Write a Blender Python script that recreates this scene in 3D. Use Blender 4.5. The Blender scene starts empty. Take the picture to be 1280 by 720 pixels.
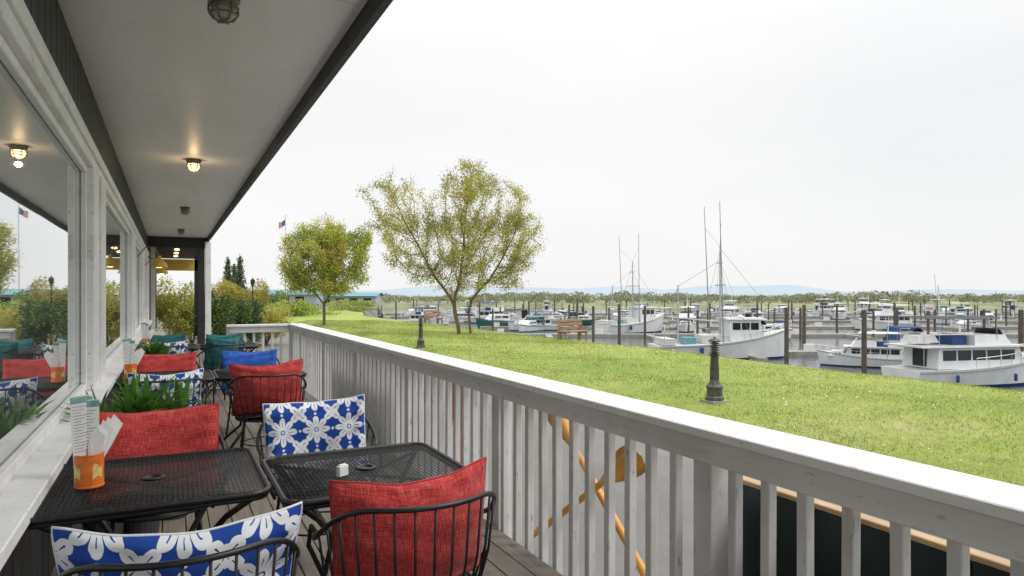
import bpy, math, random
import numpy as np
from mathutils import Vector, Matrix
random.seed(7); RNG=np.random.default_rng(7)
S=bpy.context.scene
HC=1.53; TH=math.radians(26.65); C_=math.cos(TH); S_=math.sin(TH)
GZ=-0.6; WZ=-3.5

# ---------------------------------------------------------------- materials
class NT:
    def __init__(s,name):
        s.mat=bpy.data.materials.new(name); s.mat.use_nodes=True
        s.t=s.mat.node_tree; s.n=s.t.nodes; s.l=s.t.links
        s.b=s.n["Principled BSDF"]; s.out=s.n["Material Output"]
        s.tc=s.n.new("ShaderNodeTexCoord")
    def set(s,sock,v):
        if hasattr(v,"is_output") or isinstance(v,bpy.types.NodeSocket): s.l.new(v,sock)
        else: sock.default_value=v
    def math(s,op,a,b=0.0,c=None):
        n=s.n.new("ShaderNodeMath"); n.operation=op
        s.set(n.inputs[0],a); s.set(n.inputs[1],b)
        if c is not None: s.set(n.inputs[2],c)
        return n.outputs[0]
    def noise(s,scale=5,detail=4,rough=.55,vec=None,stretch=None):
        n=s.n.new("ShaderNodeTexNoise"); n.inputs["Scale"].default_value=scale
        n.inputs["Detail"].default_value=detail; n.inputs["Roughness"].default_value=rough
        v=vec or s.tc.outputs["Object"]
        if stretch:
            m=s.n.new("ShaderNodeMapping"); m.inputs["Scale"].default_value=stretch
            s.l.new(v,m.inputs[0]); v=m.outputs[0]
        s.l.new(v,n.inputs["Vector"]); return n.outputs["Fac"]
    def ramp(s,f,stops):
        r=s.n.new("ShaderNodeValToRGB"); e=r.color_ramp.elements
        while len(e)<len(stops): e.new(.5)
        for i,(p,c) in enumerate(stops):
            e[i].position=p; e[i].color=(c[0],c[1],c[2],1) if not isinstance(c,(int,float)) else (c,c,c,1)
        s.l.new(f,r.inputs[0]); return r.outputs[0]
    def mix(s,f,a,b):
        m=s.n.new("ShaderNodeMix"); m.data_type='RGBA'
        s.set(m.inputs[0],f)
        for k,v in ((6,a),(7,b)):
            if isinstance(v,tuple): m.inputs[k].default_value=(v[0],v[1],v[2],1)
            else: s.l.new(v,m.inputs[k])
        return m.outputs[2]
    def bump(s,h,strength=.3,dist=.01):
        b=s.n.new("ShaderNodeBump"); b.inputs["Strength"].default_value=strength
        b.inputs["Distance"].default_value=dist; s.l.new(h,b.inputs["Height"])
        s.l.new(b.outputs[0],s.b.inputs["Normal"])
    def col(s,v):
        if isinstance(v,tuple): s.b.inputs["Base Color"].default_value=(v[0],v[1],v[2],1)
        else: s.l.new(v,s.b.inputs["Base Color"])
    def rough(s,v): s.set(s.b.inputs["Roughness"],v)
def simple(name,c,rough=.6,metal=0,var=.15,scale=6,bump=.15,dist=.004,stretch=None):
    t=NT(name); f=t.noise(scale,5,.6,stretch=stretch)
    t.col(t.ramp(f,[(.3,tuple(x*(1-var) for x in c)),(.7,tuple(min(1,x*(1+var)) for x in c))]))
    t.rough(rough); t.b.inputs["Metallic"].default_value=metal
    if bump: t.bump(t.noise(scale*8,3,stretch=stretch),bump,dist)
    return t.mat

def white_paint(name,base=(.78,.78,.77),dirty=(.42,.41,.37),stretch=(1,1,1),amt=.62):
    t=NT(name)
    f=t.noise(3.2,8,.68,stretch=stretch); g=t.noise(26,6,.7,stretch=stretch)
    c=t.mix(t.ramp(f,[(.45,0.),(amt+.15,.5)]),base,dirty)
    c=t.mix(t.ramp(g,[(.60,0.),(.68,.75)]),c,(.36,.34,.30))
    t.col(c); t.rough(.55); t.bump(g,.35,.004); return t.mat
M={}
M['white']=white_paint('white_painted_wood',(.85,.85,.84))
M['rail']=white_paint('weathered_white_rail',(.84,.84,.83),(.44,.43,.38),(1,.35,1),.55)
M['bal']=white_paint('baluster_paint',(.80,.80,.80),(.44,.43,.39),(1,1,.35),.55)
t=NT('soffit_paint'); f=t.noise(1.1,6,.6,stretch=(2,.5,1))
c=t.ramp(f,[(.3,(.74,.725,.695)),(.72,(.86,.85,.83))])
g=t.noise(9,7,.75); c=t.mix(t.ramp(g,[(.61,0.),(.74,.5)]),c,(.46,.41,.34))
vo=t.n.new("ShaderNodeTexVoronoi"); vo.inputs["Scale"].default_value=3.5; t.l.new(t.tc.outputs["Object"],vo.inputs["Vector"])
c=t.mix(t.math('LESS_THAN',vo.outputs["Distance"],.025),c,(.30,.22,.16))
t.col(c); t.rough(.42); t.bump(t.noise(60,3),.12,.003); M['soffit']=t.mat
M['siding']=simple('charcoal_siding',(.028,.028,.03),.6,var=.35,scale=4,stretch=(4,4,.6))
M['slat']=simple('grey_screen_slats',(.09,.09,.095),.7,var=.3,scale=4,stretch=(4,4,.6))
M['blackwood']=simple('black_fascia',(.022,.02,.022),.55,var=.3)
t=NT('window_glass'); t.col((.66,.70,.70)); t.b.inputs["Metallic"].default_value=.9; t.rough(.015)
t.bump(t.noise(.8,2,.5),.03,.02); M['glass']=t.mat
M['iron']=simple('black_wrought_iron',(.018,.018,.019),.38,.2,var=.4,scale=30,bump=.2,dist=.001)
t=NT('deck_boards'); f=t.noise(3,8,.65,stretch=(9,.6,1)); g=t.noise(.9,4)
c=t.ramp(f,[(.25,(.10,.08,.066)),(.5,(.19,.16,.13)),(.75,(.30,.265,.225))])
c=t.mix(t.ramp(g,[(.4,0.),(.65,.5)]),c,(.13,.11,.09)); t.col(c); t.rough(.65); t.bump(f,.5,.006); M['deck']=t.mat
def red_cloth(name,c1,c2,c3):
    t=NT(name)
    uv=t.tc.outputs["UV"]
    a=t.noise(1,3,.7,vec=uv,stretch=(10,110,1)); b=t.noise(1,3,.7,vec=uv,stretch=(130,10,1))
    s=t.math('ADD',a,b); s=t.math('MULTIPLY',s,.5)
    t.col(t.ramp(s,[(.38,c1),(.5,c2),(.64,c3)])); t.rough(.9); t.bump(s,.9,.006)
    t.b.inputs["Sheen Weight"].default_value=.15
    return t.mat
M['red']=red_cloth('red_weave_fabric',(.26,.012,.014),(.52,.032,.034),(.68,.15,.12))
M['teal']=red_cloth('teal_fabric',(.004,.06,.07),(.008,.11,.12),(.03,.2,.2))
M['blue']=red_cloth('blue_fabric',(.004,.035,.24),(.012,.09,.46),(.05,.2,.6))
t=NT('blue_floral_fabric'); uv=t.tc.outputs["UV"]
sx=t.n.new("ShaderNodeSeparateXYZ"); t.l.new(uv,sx.inputs[0])
wob=t.noise(11,2,.5,vec=uv); wob=t.math('MULTIPLY',t.math('SUBTRACT',wob,.5),.06)
wob2=t.noise(13,2,.5,vec=uv,stretch=(1.3,.9,1)); wob2=t.math('MULTIPLY',t.math('SUBTRACT',wob2,.5),.06)
U=t.math('ADD',t.math('ADD',t.math('MULTIPLY',sx.outputs[0],3.0),wob),.0); V=t.math('ADD',t.math('ADD',t.math('MULTIPLY',sx.outputs[1],2.2),wob2),.15)
def cell(off,offv=None):
    a=t.math('SUBTRACT',t.math('FRACT',t.math('ADD',U,off)),.5); b=t.math('SUBTRACT',t.math('FRACT',t.math('ADD',V,off if offv is None else offv)),.5)
    r=t.math('SQRT',t.math('ADD',t.math('MULTIPLY',a,a),t.math('MULTIPLY',b,b)))
    return r,t.math('ARCTAN2',b,a)
def lt(a,b): return t.math('LESS_THAN',a,b)
def gt(a,b): return t.math('GREATER_THAN',a,b)
def AND(a,b): return t.math('MULTIPLY',a,b)
def OR(a,b): return t.math('MAXIMUM',a,b)
def petals(r,a,k,ph,rin,rout,pw,veinw,v0,v1):
    cs=t.math('ABSOLUTE',t.math('COSINE',t.math('MULTIPLY',t.math('ADD',a,ph),k/2.)))
    sn=t.math('ABSOLUTE',t.math('SINE',t.math('MULTIPLY',t.math('ADD',a,ph),k/2.)))
    p=AND(lt(r,t.math('MULTIPLY',t.math('POWER',cs,pw),rout)),gt(r,rin))
    v=AND(lt(sn,veinw),AND(gt(r,v0),lt(r,v1)))
    return AND(p,t.math('SUBTRACT',1.,v))
r1,a1=cell(0.); r3,a3=cell(.5); r4,a4=cell(.5,0.); r5,a5=cell(0.,.5)
fl=petals(r1,a1,8,0.,.075,.42,.34,.13,.17,.29)
dot=lt(r1,.045)
f2=petals(r3,a3,4,math.pi/4,.06,.30,.6,.13,.10,.2)
f3=petals(r3,a3,4,0.,.0,.17,1.,.0,0,0)
f4=OR(lt(r4,.04),lt(r5,.04))
w=OR(OR(OR(fl,dot),OR(f2,f3)),f4)
t.col(t.mix(w,(.004,.05,.30),(.74,.76,.79))); t.rough(.85); t.bump(t.noise(160,2,vec=uv),.3,.002); M['floral']=t.mat
# ground etc
t=NT('asphalt'); f=t.noise(1.2,6,.6); g=t.noise(90,4,.7)
c=t.ramp(f,[(.3,(.13,.127,.122)),(.7,(.19,.186,.178))]); c=t.mix(t.ramp(g,[(.4,0.),(.7,.5)]),c,(.27,.26,.245))
t.col(c); t.rough(.9); t.bump(g,.6,.01); M['asphalt']=t.mat
t=NT('lawn_grass'); f=t.noise(.22,7,.66); g=t.noise(2.0,8,.8); h=t.noise(45,5,.8)
c=t.ramp(f,[(.32,(.20,.29,.05)),(.48,(.29,.37,.06)),(.6,(.36,.40,.10)),(.72,(.43,.42,.16))])
c=t.mix(t.ramp(g,[(.35,.65),(.58,0.)]),c,(.16,.24,.035)); c=t.mix(t.ramp(h,[(.5,0.),(.75,.55)]),c,(.48,.50,.19))
t.col(c); t.rough(.9); t.bump(h,.9,.03); M['lawn']=t.mat
M['rock']=simple('riprap_rock',(.2,.185,.165),.9,var=.5,scale=1.5,bump=.8,dist=.2)
t=NT('harbour_water'); t.col((.07,.09,.09)); t.rough(.09); t.b.inputs["IOR"].default_value=1.33
t.bump(t.noise(1.3,4,.6,stretch=(1,.45,1)),.6,.14); M['water']=t.mat
M['farland']=simple('far_shore_land',(.22,.24,.13),.95,var=.35,scale=.05,bump=0)
M['hill']=simple('hazy_hills',(.33,.39,.44),1,var=.05,scale=.002,bump=0)  # distance haze is put into the grey-blue base colour
M['hull']=simple('white_gelcoat',(.70,.71,.72),.3,var=.09,scale=1.2,bump=0)
M['cabin']=simple('cream_gelcoat',(.58,.59,.58),.4,var=.12,scale=1.5,bump=0)
M['bwin']=simple('boat_window',(.02,.026,.03),.08,var=.2,bump=0)
M['navy']=simple('navy_canvas',(.02,.06,.2),.7,var=.25,bump=.2)
M['green']=simple('green_hull_paint',(.02,.12,.09),.4,var=.2,bump=0)
M['bottom']=simple('antifouling_red',(.12,.03,.025),.7,bump=0)
M['tealp']=simple('teal_paint',(.12,.30,.31),.6,var=.15,bump=0)
M['alu']=simple('aluminium_spar',(.45,.45,.45),.4,.3,var=.15,bump=0)
M['darkspar']=simple('dark_spar',(.25,.24,.24),.5,var=.25,bump=0)
M['piling']=simple('creosote_piling',(.11,.088,.07),.9,var=.5,scale=5,bump=.6,dist=.02,stretch=(3,3,.4))
M['dock']=simple('dock_planks',(.30,.28,.25),.85,var=.25,scale=2)
M['benchwood']=simple('bench_timber',(.32,.21,.14),.7,var=.35,scale=4,stretch=(.6,5,5))
M['bronze']=simple('weathered_bollard_metal',(.085,.082,.075),.5,.3,var=.5,scale=14)
M['oar']=simple('varnished_oar',(.74,.36,.06),.3,var=.3,scale=5,stretch=(6,6,.6))
M['oarred']=simple('red_oar_paint',(.55,.03,.025),.45)
M['signgreen']=simple('dark_green_sign',(.004,.02,.022),.35,var=.4,scale=1.5,bump=.05)
M['signtrim']=simple('cream_sign_trim',(.55,.38,.20),.5)
M['bark']=simple('grey_bark',(.17,.125,.09),.9,var=.35,scale=7,bump=.8,dist=.02)
M['tin']=simple('orange_tin',(.75,.17,.02),.4,var=.2,scale=25)
M['tin2']=simple('tin_label',(.78,.55,.18),.4,var=.3,scale=40,bump=0)
M['paper']=simple('paper_white',(.8,.8,.78),.7,var=.05,bump=0)
M['papergreen']=simple('menu_print',(.22,.42,.39),.6,var=.3,scale=20,bump=0)
M['papergrey']=simple('menu_text',(.40,.42,.42),.6,var=.3,scale=60,bump=0)
M['pot']=simple('dark_planter',(.035,.035,.035),.6)
M['soil']=simple('soil',(.05,.035,.025),.95,scale=30)
M['yellow']=simple('yellow_porch_paint',(.65,.42,.06),.6)
M['porch']=simple('porch_dark_wood',(.05,.042,.036),.7)  # dark brown wood of the far porch and deck underframe
M['flag_r']=simple('flag_cloth',(.55,.30,.32),.8,bump=0)
M['flag_b']=simple('flag_canton',(.12,.14,.28),.8,bump=0)
M['galv']=simple('lamp_housing_metal',(.19,.18,.15),.45,.5,var=.3,scale=20)
M['cageglass']=simple('frosted_lamp_glass',(.42,.41,.36),.2,bump=0)
M['siding_lt']=simple('boathouse_siding',(.36,.42,.43),.7)
t=NT('lit_lamp_glass'); t.col((.9,.7,.4)); t.b.inputs["Emission Color"].default_value=(1,.66,.30,1); t.b.inputs["Emission Strength"].default_value=4; M['lit']=t.mat
def leafmat(name,c,tr=.35):
    t=NT(name); f=t.noise(1.7,4,.6)
    colr=t.ramp(f,[(.3,tuple(x*.7 for x in c)),(.7,tuple(x*1.2 for x in c))])
    t.col(colr); t.rough(.6)
    tb=t.n.new("ShaderNodeBsdfTranslucent"); t.l.new(colr,tb.inputs[0])
    mx=t.n.new("ShaderNodeMixShader"); mx.inputs[0].default_value=tr
    t.l.new(t.b.outputs[0],mx.inputs[1]); t.l.new(tb.outputs[0],mx.inputs[2]); t.l.new(mx.outputs[0],t.out.inputs[0])
    return t.mat
L={'olive':leafmat('leaf_olive',(.45,.42,.10),.45),'olive2':leafmat('leaf_olive_dark',(.28,.27,.07),.45),'lime':leafmat('leaf_lime',(.54,.57,.11),.45),
 'lime2':leafmat('leaf_mid_green',(.31,.37,.07),.45),'gold':leafmat('leaf_gold',(.58,.47,.11),.45),'dgreen':leafmat('leaf_dark_green',(.04,.085,.03)),
 'mgreen':leafmat('leaf_green',(.09,.18,.04)),'grass':leafmat('grass_blade',(.38,.44,.10)),'grass2':leafmat('grass_blade_dark',(.24,.32,.05)),'grass3':leafmat('grass_blade_straw',(.48,.46,.20)),
 'far1':leafmat('far_leaf',(.31,.33,.18)),'far2':leafmat('far_leaf_dark',(.19,.22,.13)),'far3':leafmat('far_leaf_tan',(.38,.34,.22)),'hosta':leafmat('strap_leaf',(.12,.30,.04)),'rust':leafmat('leaf_rust',(.38,.24,.07))}

# ---------------------------------------------------------------- mesh builder
class MB:
    def __init__(s): s.v=[];s.f=[];s.m=[];s.mats=[];s.uv=None
    def mi(s,mat):
        if mat not in s.mats: s.mats.append(mat)
        return s.mats.index(mat)
    def add(s,vs,fs,mat,X=None):
        o=len(s.v)
        s.v+= [tuple(X@Vector(p)) for p in vs] if X is not None else [tuple(p) for p in vs]
        k=s.mi(mat)
        for f in fs: s.f.append([i+o for i in f]); s.m.append(k)
    def box(s,x0,x1,y0,y1,z0,z1,mat,X=None):
        vs=[(x0,y0,z0),(x1,y0,z0),(x1,y1,z0),(x0,y1,z0),(x0,y0,z1),(x1,y0,z1),(x1,y1,z1),(x0,y1,z1)]
        s.add(vs,[(0,3,2,1),(4,5,6,7),(0,1,5,4),(1,2,6,5),(2,3,7,6),(3,0,4,7)],mat,X)
    def tbox(s,a,b,mat,X=None):
        vs=[(a[0],-a[2],a[3]),(a[1],-a[2],a[3]),(a[1],a[2],a[3]),(a[0],a[2],a[3]),(b[0],-b[2],b[3]),(b[1],-b[2],b[3]),(b[1],b[2],b[3]),(b[0],b[2],b[3])]
        s.add(vs,[(0,3,2,1),(4,5,6,7),(0,1,5,4),(1,2,6,5),(2,3,7,6),(3,0,4,7)],mat,X)
    def tube(s,path,r,mat,n=6,X=None,closed=False,cap=True):
        P=[Vector(p) for p in path]; k=len(P); R=r if isinstance(r,(list,tuple)) else [r]*k
        vs=[];fs=[]
        prev=None
        for i in range(k):
            if closed: d=P[(i+1)%k]-P[i-1]
            else: d=P[min(i+1,k-1)]-P[max(i-1,0)]
            if d.length<1e-9: d=Vector((0,0,1))
            d.normalize()
            if prev is None:
                a=d.cross(Vector((0,0,1)))
                if a.length<.1: a=d.cross(Vector((1,0,0)))
            else: a=prev-d*prev.dot(d)
            if a.length<1e-6: a=d.orthogonal()
            a.normalize(); b=d.cross(a); prev=a
            for j in range(n):
                q=2*math.pi*j/n; vs.append(P[i]+(a*math.cos(q)+b*math.sin(q))*R[i])
        for i in range(k if closed else k-1):
            for j in range(n):
                i2=(i+1)%k
                fs.append((i*n+j,i*n+(j+1)%n,i2*n+(j+1)%n,i2*n+j))
        if cap and not closed:
            fs.append(tuple(range(n-1,-1,-1))); fs.append(tuple((k-1)*n+j for j in range(n)))
        s.add(vs,fs,mat,X)
    def lathe(s,prof,mat,n=20,X=None):
        vs=[];fs=[]
        for r,z in prof:
            for j in range(n):
                q=2*math.pi*j/n; vs.append((r*math.cos(q),r*math.sin(q),z))
        for i in range(len(prof)-1):
            for j in range(n): fs.append((i*n+j,i*n+(j+1)%n,(i+1)*n+(j+1)%n,(i+1)*n+j))
        fs.append(tuple(range(n-1,-1,-1))); fs.append(tuple((len(prof)-1)*n+j for j in range(n)))
        s.add(vs,fs,mat,X)
    def mesh(s,name,smooth=False):
        me=bpy.data.meshes.new(name); me.from_pydata(s.v,[],s.f)
        for m in s.mats: me.materials.append(m)
        me.polygons.foreach_set("material_index",s.m)
        if smooth: me.polygons.foreach_set("use_smooth",[True]*len(s.f))
        me.update(); return me
    def obj(s,name,parent=None,smooth=False,bevel=0,loc=None,rot=0):
        o=bpy.data.objects.new(name,s.mesh(name,smooth)); S.collection.objects.link(o)
        if parent: o.parent=parent
        if bevel:
            m=o.modifiers.new("bevel",'BEVEL'); m.width=bevel; m.segments=1; m.limit_method='ANGLE'; m.angle_limit=.7
        if loc: o.location=loc
        o.rotation_euler[2]=rot
        return o
def empty(name,loc=(0,0,0),rot=0):
    e=bpy.data.objects.new(name,None); S.collection.objects.link(e); e.location=loc; e.rotation_euler[2]=rot; e.empty_display_size=.2; return e
def inst(me,name,loc,rot=0,parent=None,sc=1):
    o=bpy.data.objects.new(name,me); S.collection.objects.link(o); o.location=loc; o.rotation_euler[2]=rot; o.scale=(sc,)*3
    if parent: o.parent=parent
    return o
def quads(name,ctr,size,mats,idx,flat=0.,parent=None,aspect=.6):
    n=len(ctr); a=RNG.normal(size=(n,3)); a/=np.linalg.norm(a,axis=1)[:,None]
    b=RNG.normal(size=(n,3)); b-=a*(a*b).sum(1)[:,None]; b/=np.linalg.norm(b,axis=1)[:,None]
    sz=np.asarray(size).reshape(-1,1)*np.ones((n,1)); sz=sz*RNG.uniform(.6,1.3,(n,1))
    a*=sz; b*=sz*aspect
    V=np.empty((n,4,3)); V[:,0]=ctr-a; V[:,1]=ctr-b*.9+a*.1; V[:,2]=ctr+a; V[:,3]=ctr+b*.9+a*.1
    me=bpy.data.meshes.new(name); me.vertices.add(4*n); me.vertices.foreach_set("co",V.ravel())
    me.loops.add(4*n); me.loops.foreach_set("vertex_index",np.arange(4*n,dtype=np.int32))
    me.polygons.add(n); me.polygons.foreach_set("loop_start",np.arange(0,4*n,4,dtype=np.int32)); me.polygons.foreach_set("loop_total",np.full(n,4,dtype=np.int32))
    for m in mats: me.materials.append(m)
    me.polygons.foreach_set("material_index",np.asarray(idx,dtype=np.int32)); me.update(calc_edges=True); me.validate()
    o=bpy.data.objects.new(name,me); S.collection.objects.link(o)
    if parent: o.parent=parent
    return o
def site(t,d):  # survey frame rotated by TH: lateral ratio, depth
    r=t*d; return (r*C_+d*S_, d*C_-r*S_)
def px(x): return (x-640)/853.
def shoreX(y): return max(16.,.25*y)
def lawn_z(x,y):
    sx=shoreX(y); e=min(1,max(0,(x-7.7)/1.2))*min(1,max(0,(sx-x)/1.5+.3))
    return GZ+.006+e*(.15+.08*math.sin(x*.5+y*.13)*math.sin(y*.21+1)+.035*math.sin(x*1.3+y*.7))

# ---------------------------------------------------------------- ground, lawn, water
xs=[-900,-300,-80,-20,-6,0,3,7.55]
def groundmesh():
    ys=[-900,-300,-100,-40]+list(range(-20,140,8))+[180,240,340,500,900,1500]
    offs=[0,.6,2,3.5,5.5,9,40,200,900]; zs=[GZ,GZ-.15,GZ-1.2,GZ-2.3,GZ-3.6,-5,-6,-6,-6]
    b=MB(); W=len(xs)+len(offs); vs=[]
    for y in ys:
        for x in xs: vs.append((x,y,GZ))
        for o,z in zip(offs,zs): vs.append((shoreX(y)+o,y,z))
    for i in range(len(ys)-1):
        for j in range(W-1):
            b.f.append((i*W+j,i*W+j+1,(i+1)*W+j+1,(i+1)*W+j)); b.m.append(b.mi(M['asphalt'] if j<8 else M['rock']))
    b.v=vs; b.obj('ground',smooth=False)
groundmesh()
b=MB(); nx,ny=26,150; vs=[]
for j in range(ny+1):
    y=-25+j*.7
    for i in range(nx+1):
        x=7.7+(shoreX(y)+.4-7.7)*i/nx; vs.append((x,y,lawn_z(x,y)))
b.v=vs; k=b.mi(M['lawn'])
for j in range(ny):
    for i in range(nx): b.f.append((j*(nx+1)+i,j*(nx+1)+i+1,(j+1)*(nx+1)+i+1,(j+1)*(nx+1)+i)); b.m.append(k)
b.obj('lawn',smooth=True)
b=MB(); 
for j in range(26): b.box(7.52,7.69,-25+j*4,-25+j*4+3.98,GZ-.02,GZ+.11,M['dock'])
b.obj('concrete_kerb',bevel=.015)
b=MB(); b.add([(10,-1500,WZ),(2600,-1500,WZ),(2600,2600,WZ),(10,2600,WZ)],[(0,1,2,3)],M['water']); b.obj('water')
# grass blades
n=120000; gx=7.75+RNG.random(n)**1.15*8.3; gy=2+RNG.random(n)**1.5*48
patch=.6*np.sin(gx*1.1+np.sin(gy*.5)*2)*np.sin(gy*.7+np.sin(gx)*1.5)+.5*np.sin(gx*3.1+gy*1.3)*np.sin(gy*2.3-gx)+RNG.normal(0,.9,n)
gz=np.array([lawn_z(a,c) for a,c in zip(gx,gy)])
h=RNG.uniform(.012,.05,n)*(1+.4*np.sin(gx*2.1+gy)*np.sin(gy*1.7)); an=RNG.uniform(0,6.28,n); wd=.006+.00025*gy
V=np.empty((n,3,3)); V[:,0]=np.c_[gx-np.cos(an)*wd,gy-np.sin(an)*wd,gz-.005]; V[:,1]=np.c_[gx+np.cos(an)*wd,gy+np.sin(an)*wd,gz-.005]
V[:,2]=np.c_[gx+RNG.normal(0,.025,n),gy+RNG.normal(0,.025,n),gz+h]
me=bpy.data.meshes.new('grass_blades'); me.vertices.add(3*n); me.vertices.foreach_set("co",V.ravel()); me.loops.add(3*n)
me.loops.foreach_set("vertex_index",np.arange(3*n,dtype=np.int32)); me.polygons.add(n)
me.polygons.foreach_set("loop_start",np.arange(0,3*n,3,dtype=np.int32)); me.polygons.foreach_set("loop_total",np.full(n,3,dtype=np.int32))
for m in ('grass','grass2','grass3'): me.materials.append(L[m])
me.polygons.foreach_set("material_index",np.where(patch<-.3,1,np.where(patch>1.0,2,0)).astype(np.int32)); me.update(calc_edges=True)
S.collection.objects.link(bpy.data.objects.new('grass_blades',me))
n=3000; gx=8+RNG.random(n)*8; gy=2+RNG.random(n)*50; kk=np.sin(gx*.9+1)*np.sin(gy*.45)+RNG.normal(0,.4,n)>0; gx=gx[kk]; gy=gy[kk]
gz=np.array([lawn_z(a,c) for a,c in zip(gx,gy)])+.05
quads('daisies',np.c_[gx,gy,gz],.015,[M['paper']],np.zeros(len(gx)),aspect=1.)

# ---------------------------------------------------------------- building
B=empty('restaurant_building')
YF=21.5
b=MB()
b.box(-6,-.60,-6,YF,GZ,.66,M['siding']); b.box(-6,-.58,-6,YF,2.62,3.13,M['siding'])
y=-6
while y<YF:
    b.box(-.582,-.54,y,y+.17,2.60,3.12,M['siding']); b.box(-.602,-.575,y,y+.17,GZ,.64,M['siding']); y+=.185
b.obj('siding_wall',B,bevel=.004)
b=MB(); b.box(-.9,-.605,-6,YF,.6,2.615,M['siding']); b.obj('wall_core',B)
b=MB(); b.add([(-.6,-6,.7),(-.6,YF,.7),(-.6,YF,2.55),(-.6,-6,2.55)],[(0,1,2,3)],M['glass']); b.obj('window_glazing',B)
b=MB()
b.box(-.60,-.43,-6,YF,.735,.79,M['white']); b.box(-.60,-.50,-6,YF,.64,.733,M['white'])
b.box(-.60,-.52,-6,YF,2.50,2.578,M['white']); b.box(-.60,-.50,-6,YF,2.58,2.66,M['white'])
PS=[(.2,.9),(6.1,7.0),(12.2,12.9),(17,17.6),(21.1,YF)]
for (a,c) in PS:
    m=(a+c)/2
    b.box(-.60,-.515,a,m-.02,.792,2.498,M['white']); b.box(-.60,-.50,m+.02,c,.792,2.498,M['white']); b.box(-.60,-.53,m-.02,m+.02,.792,2.498,M['white'])
prev=-6
for a,c in PS:
    b.box(-.598,-.56,prev,a,2.45,2.498,M['white']); b.box(-.598,-.56,prev,a,.792,.85,M['white'])
    b.box(-.598,-.56,a-.06,a-.001,.851,2.449,M['white']); b.box(-.598,-.56,prev+.001,prev+.06,.851,2.449,M['white']); prev=c
b.obj('window_frames',B,bevel=.005)
# roof
SX=.97; SZ=3.13
b=MB(); y=-6
while y<YF:
    e=min(y+2.44,YF); b.box(-.62,SX,y+.004,e-.004,SZ,SZ+.02,M['soffit']); y+=2.44
b.obj('soffit',B,bevel=.003)
b=MB(); b.box(-6,SX-.001,-6,YF,SZ+.021,SZ+.3,M['blackwood']); b.obj('roof_deck',B)
b=MB(); b.box(SX,SX+.05,-6,YF+.05,SZ-.11,SZ+.33,M['blackwood']); b.box(SX+.05,SX+.08,-6,YF+.05,SZ+.05,SZ+.36,M['blackwood']); b.obj('fascia',B,bevel=.004)
# far porch
b=MB()
b.box(-.6,SX,YF,YF+.15,2.83,3.2,M['blackwood']); b.box(.72,.90,YF-.1,YF+.12,0,2.83,M['blackwood'])
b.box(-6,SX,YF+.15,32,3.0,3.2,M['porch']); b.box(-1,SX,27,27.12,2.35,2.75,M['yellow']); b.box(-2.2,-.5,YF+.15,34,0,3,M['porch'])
b.box(.8,.92,27,27.12,0,2.9,M['blackwood']); b.box(-.5,-.38,23,23.1,0,3,M['white'])
b.obj('far_porch',B,bevel=.006)
b=MB(); b.box(.91,1.07,YF-.12,YF+.04,0,3.02,M['white']); b.obj('white_column',B,bevel=.01)
b=MB()
for i,y in enumerate([22.5,24.5,26.5]): b.lathe([(.0,.02),(.07,0),(.07,-.03),(.0,-.05)],M['lit'],12,Matrix.Translation((.2,y,2.85)))
b.obj('porch_lights',B)

# deck
D=MB(); x=-.6; 
while x<1.90:
    w=.14; e=12.55 if x>.8 else 23
    yy=-3-random.random()*2
    while yy<e:
        ln=3.6; y2=min(yy+ln,e); D.box(x,min(x+w-.006,1.925),yy,y2-.003,-.035,random.uniform(-.001,.001),M['deck']); yy=y2
    x+=w
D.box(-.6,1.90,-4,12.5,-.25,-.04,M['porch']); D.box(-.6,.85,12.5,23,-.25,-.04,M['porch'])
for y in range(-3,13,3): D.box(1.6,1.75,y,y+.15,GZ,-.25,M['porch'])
D.obj('wooden_deck',bevel=.003)
# railing
R=MB()
for a,c in [(-3.5,.18),(.184,4.0),(4.004,7.9),(7.904,12.56)]:
    R.box(1.865,2.10,a,c,.962,1.0,M['rail'])
R.box(1.885,1.928,-3.5,12.5,.862,.960,M['rail'])
R.box(.86,1.86,12.40,12.60,.962,1.0,M['rail']); R.box(.9,1.88,12.44,12.48,.862,.960,M['rail'])
posts=[.14,2.13,4.1,6.0,7.9,9.8,11.6,12.5]
y=-3.4
while y<12.45:
    if all(abs(y-p)>.085 for p in posts):
        j=random.uniform(-.006,.006)
        X=Matrix.Translation((0,y,0))@Matrix.Rotation(random.uniform(-.008,.008),4,'X')
        R.box(1.932,1.975,-.021+j,.021+j,-.17,.960,M['bal'],X)
    y+=.168
for p in posts: R.box(1.93,2.03,p-.052,p+.052,-.25,.958,M['bal'])
x=1.0
while x<1.9: R.box(x-.02,x+.02,12.482,12.522,-.17,.96,M['bal']); x+=.15
R.box(.86,.95,12.47,12.56,-.25,.958,M['bal'])
R.box(1.932,1.95,-3.5,12.55,-.24,-.175,M['bal'])
R.obj('deck_railing',bevel=.004)
b=MB(); y=6.3
while y<9.0: b.box(2.15,2.18,y,y+.12,GZ,.78+.01*math.sin(y*9),M['slat']); y+=.135
b.box(2.181,2.22,6.3,9.0,.5,.58,M['slat']); b.box(2.181,2.22,6.3,9.0,-.3,-.22,M['slat']); b.obj('slatted_screen',bevel=.003)

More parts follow.
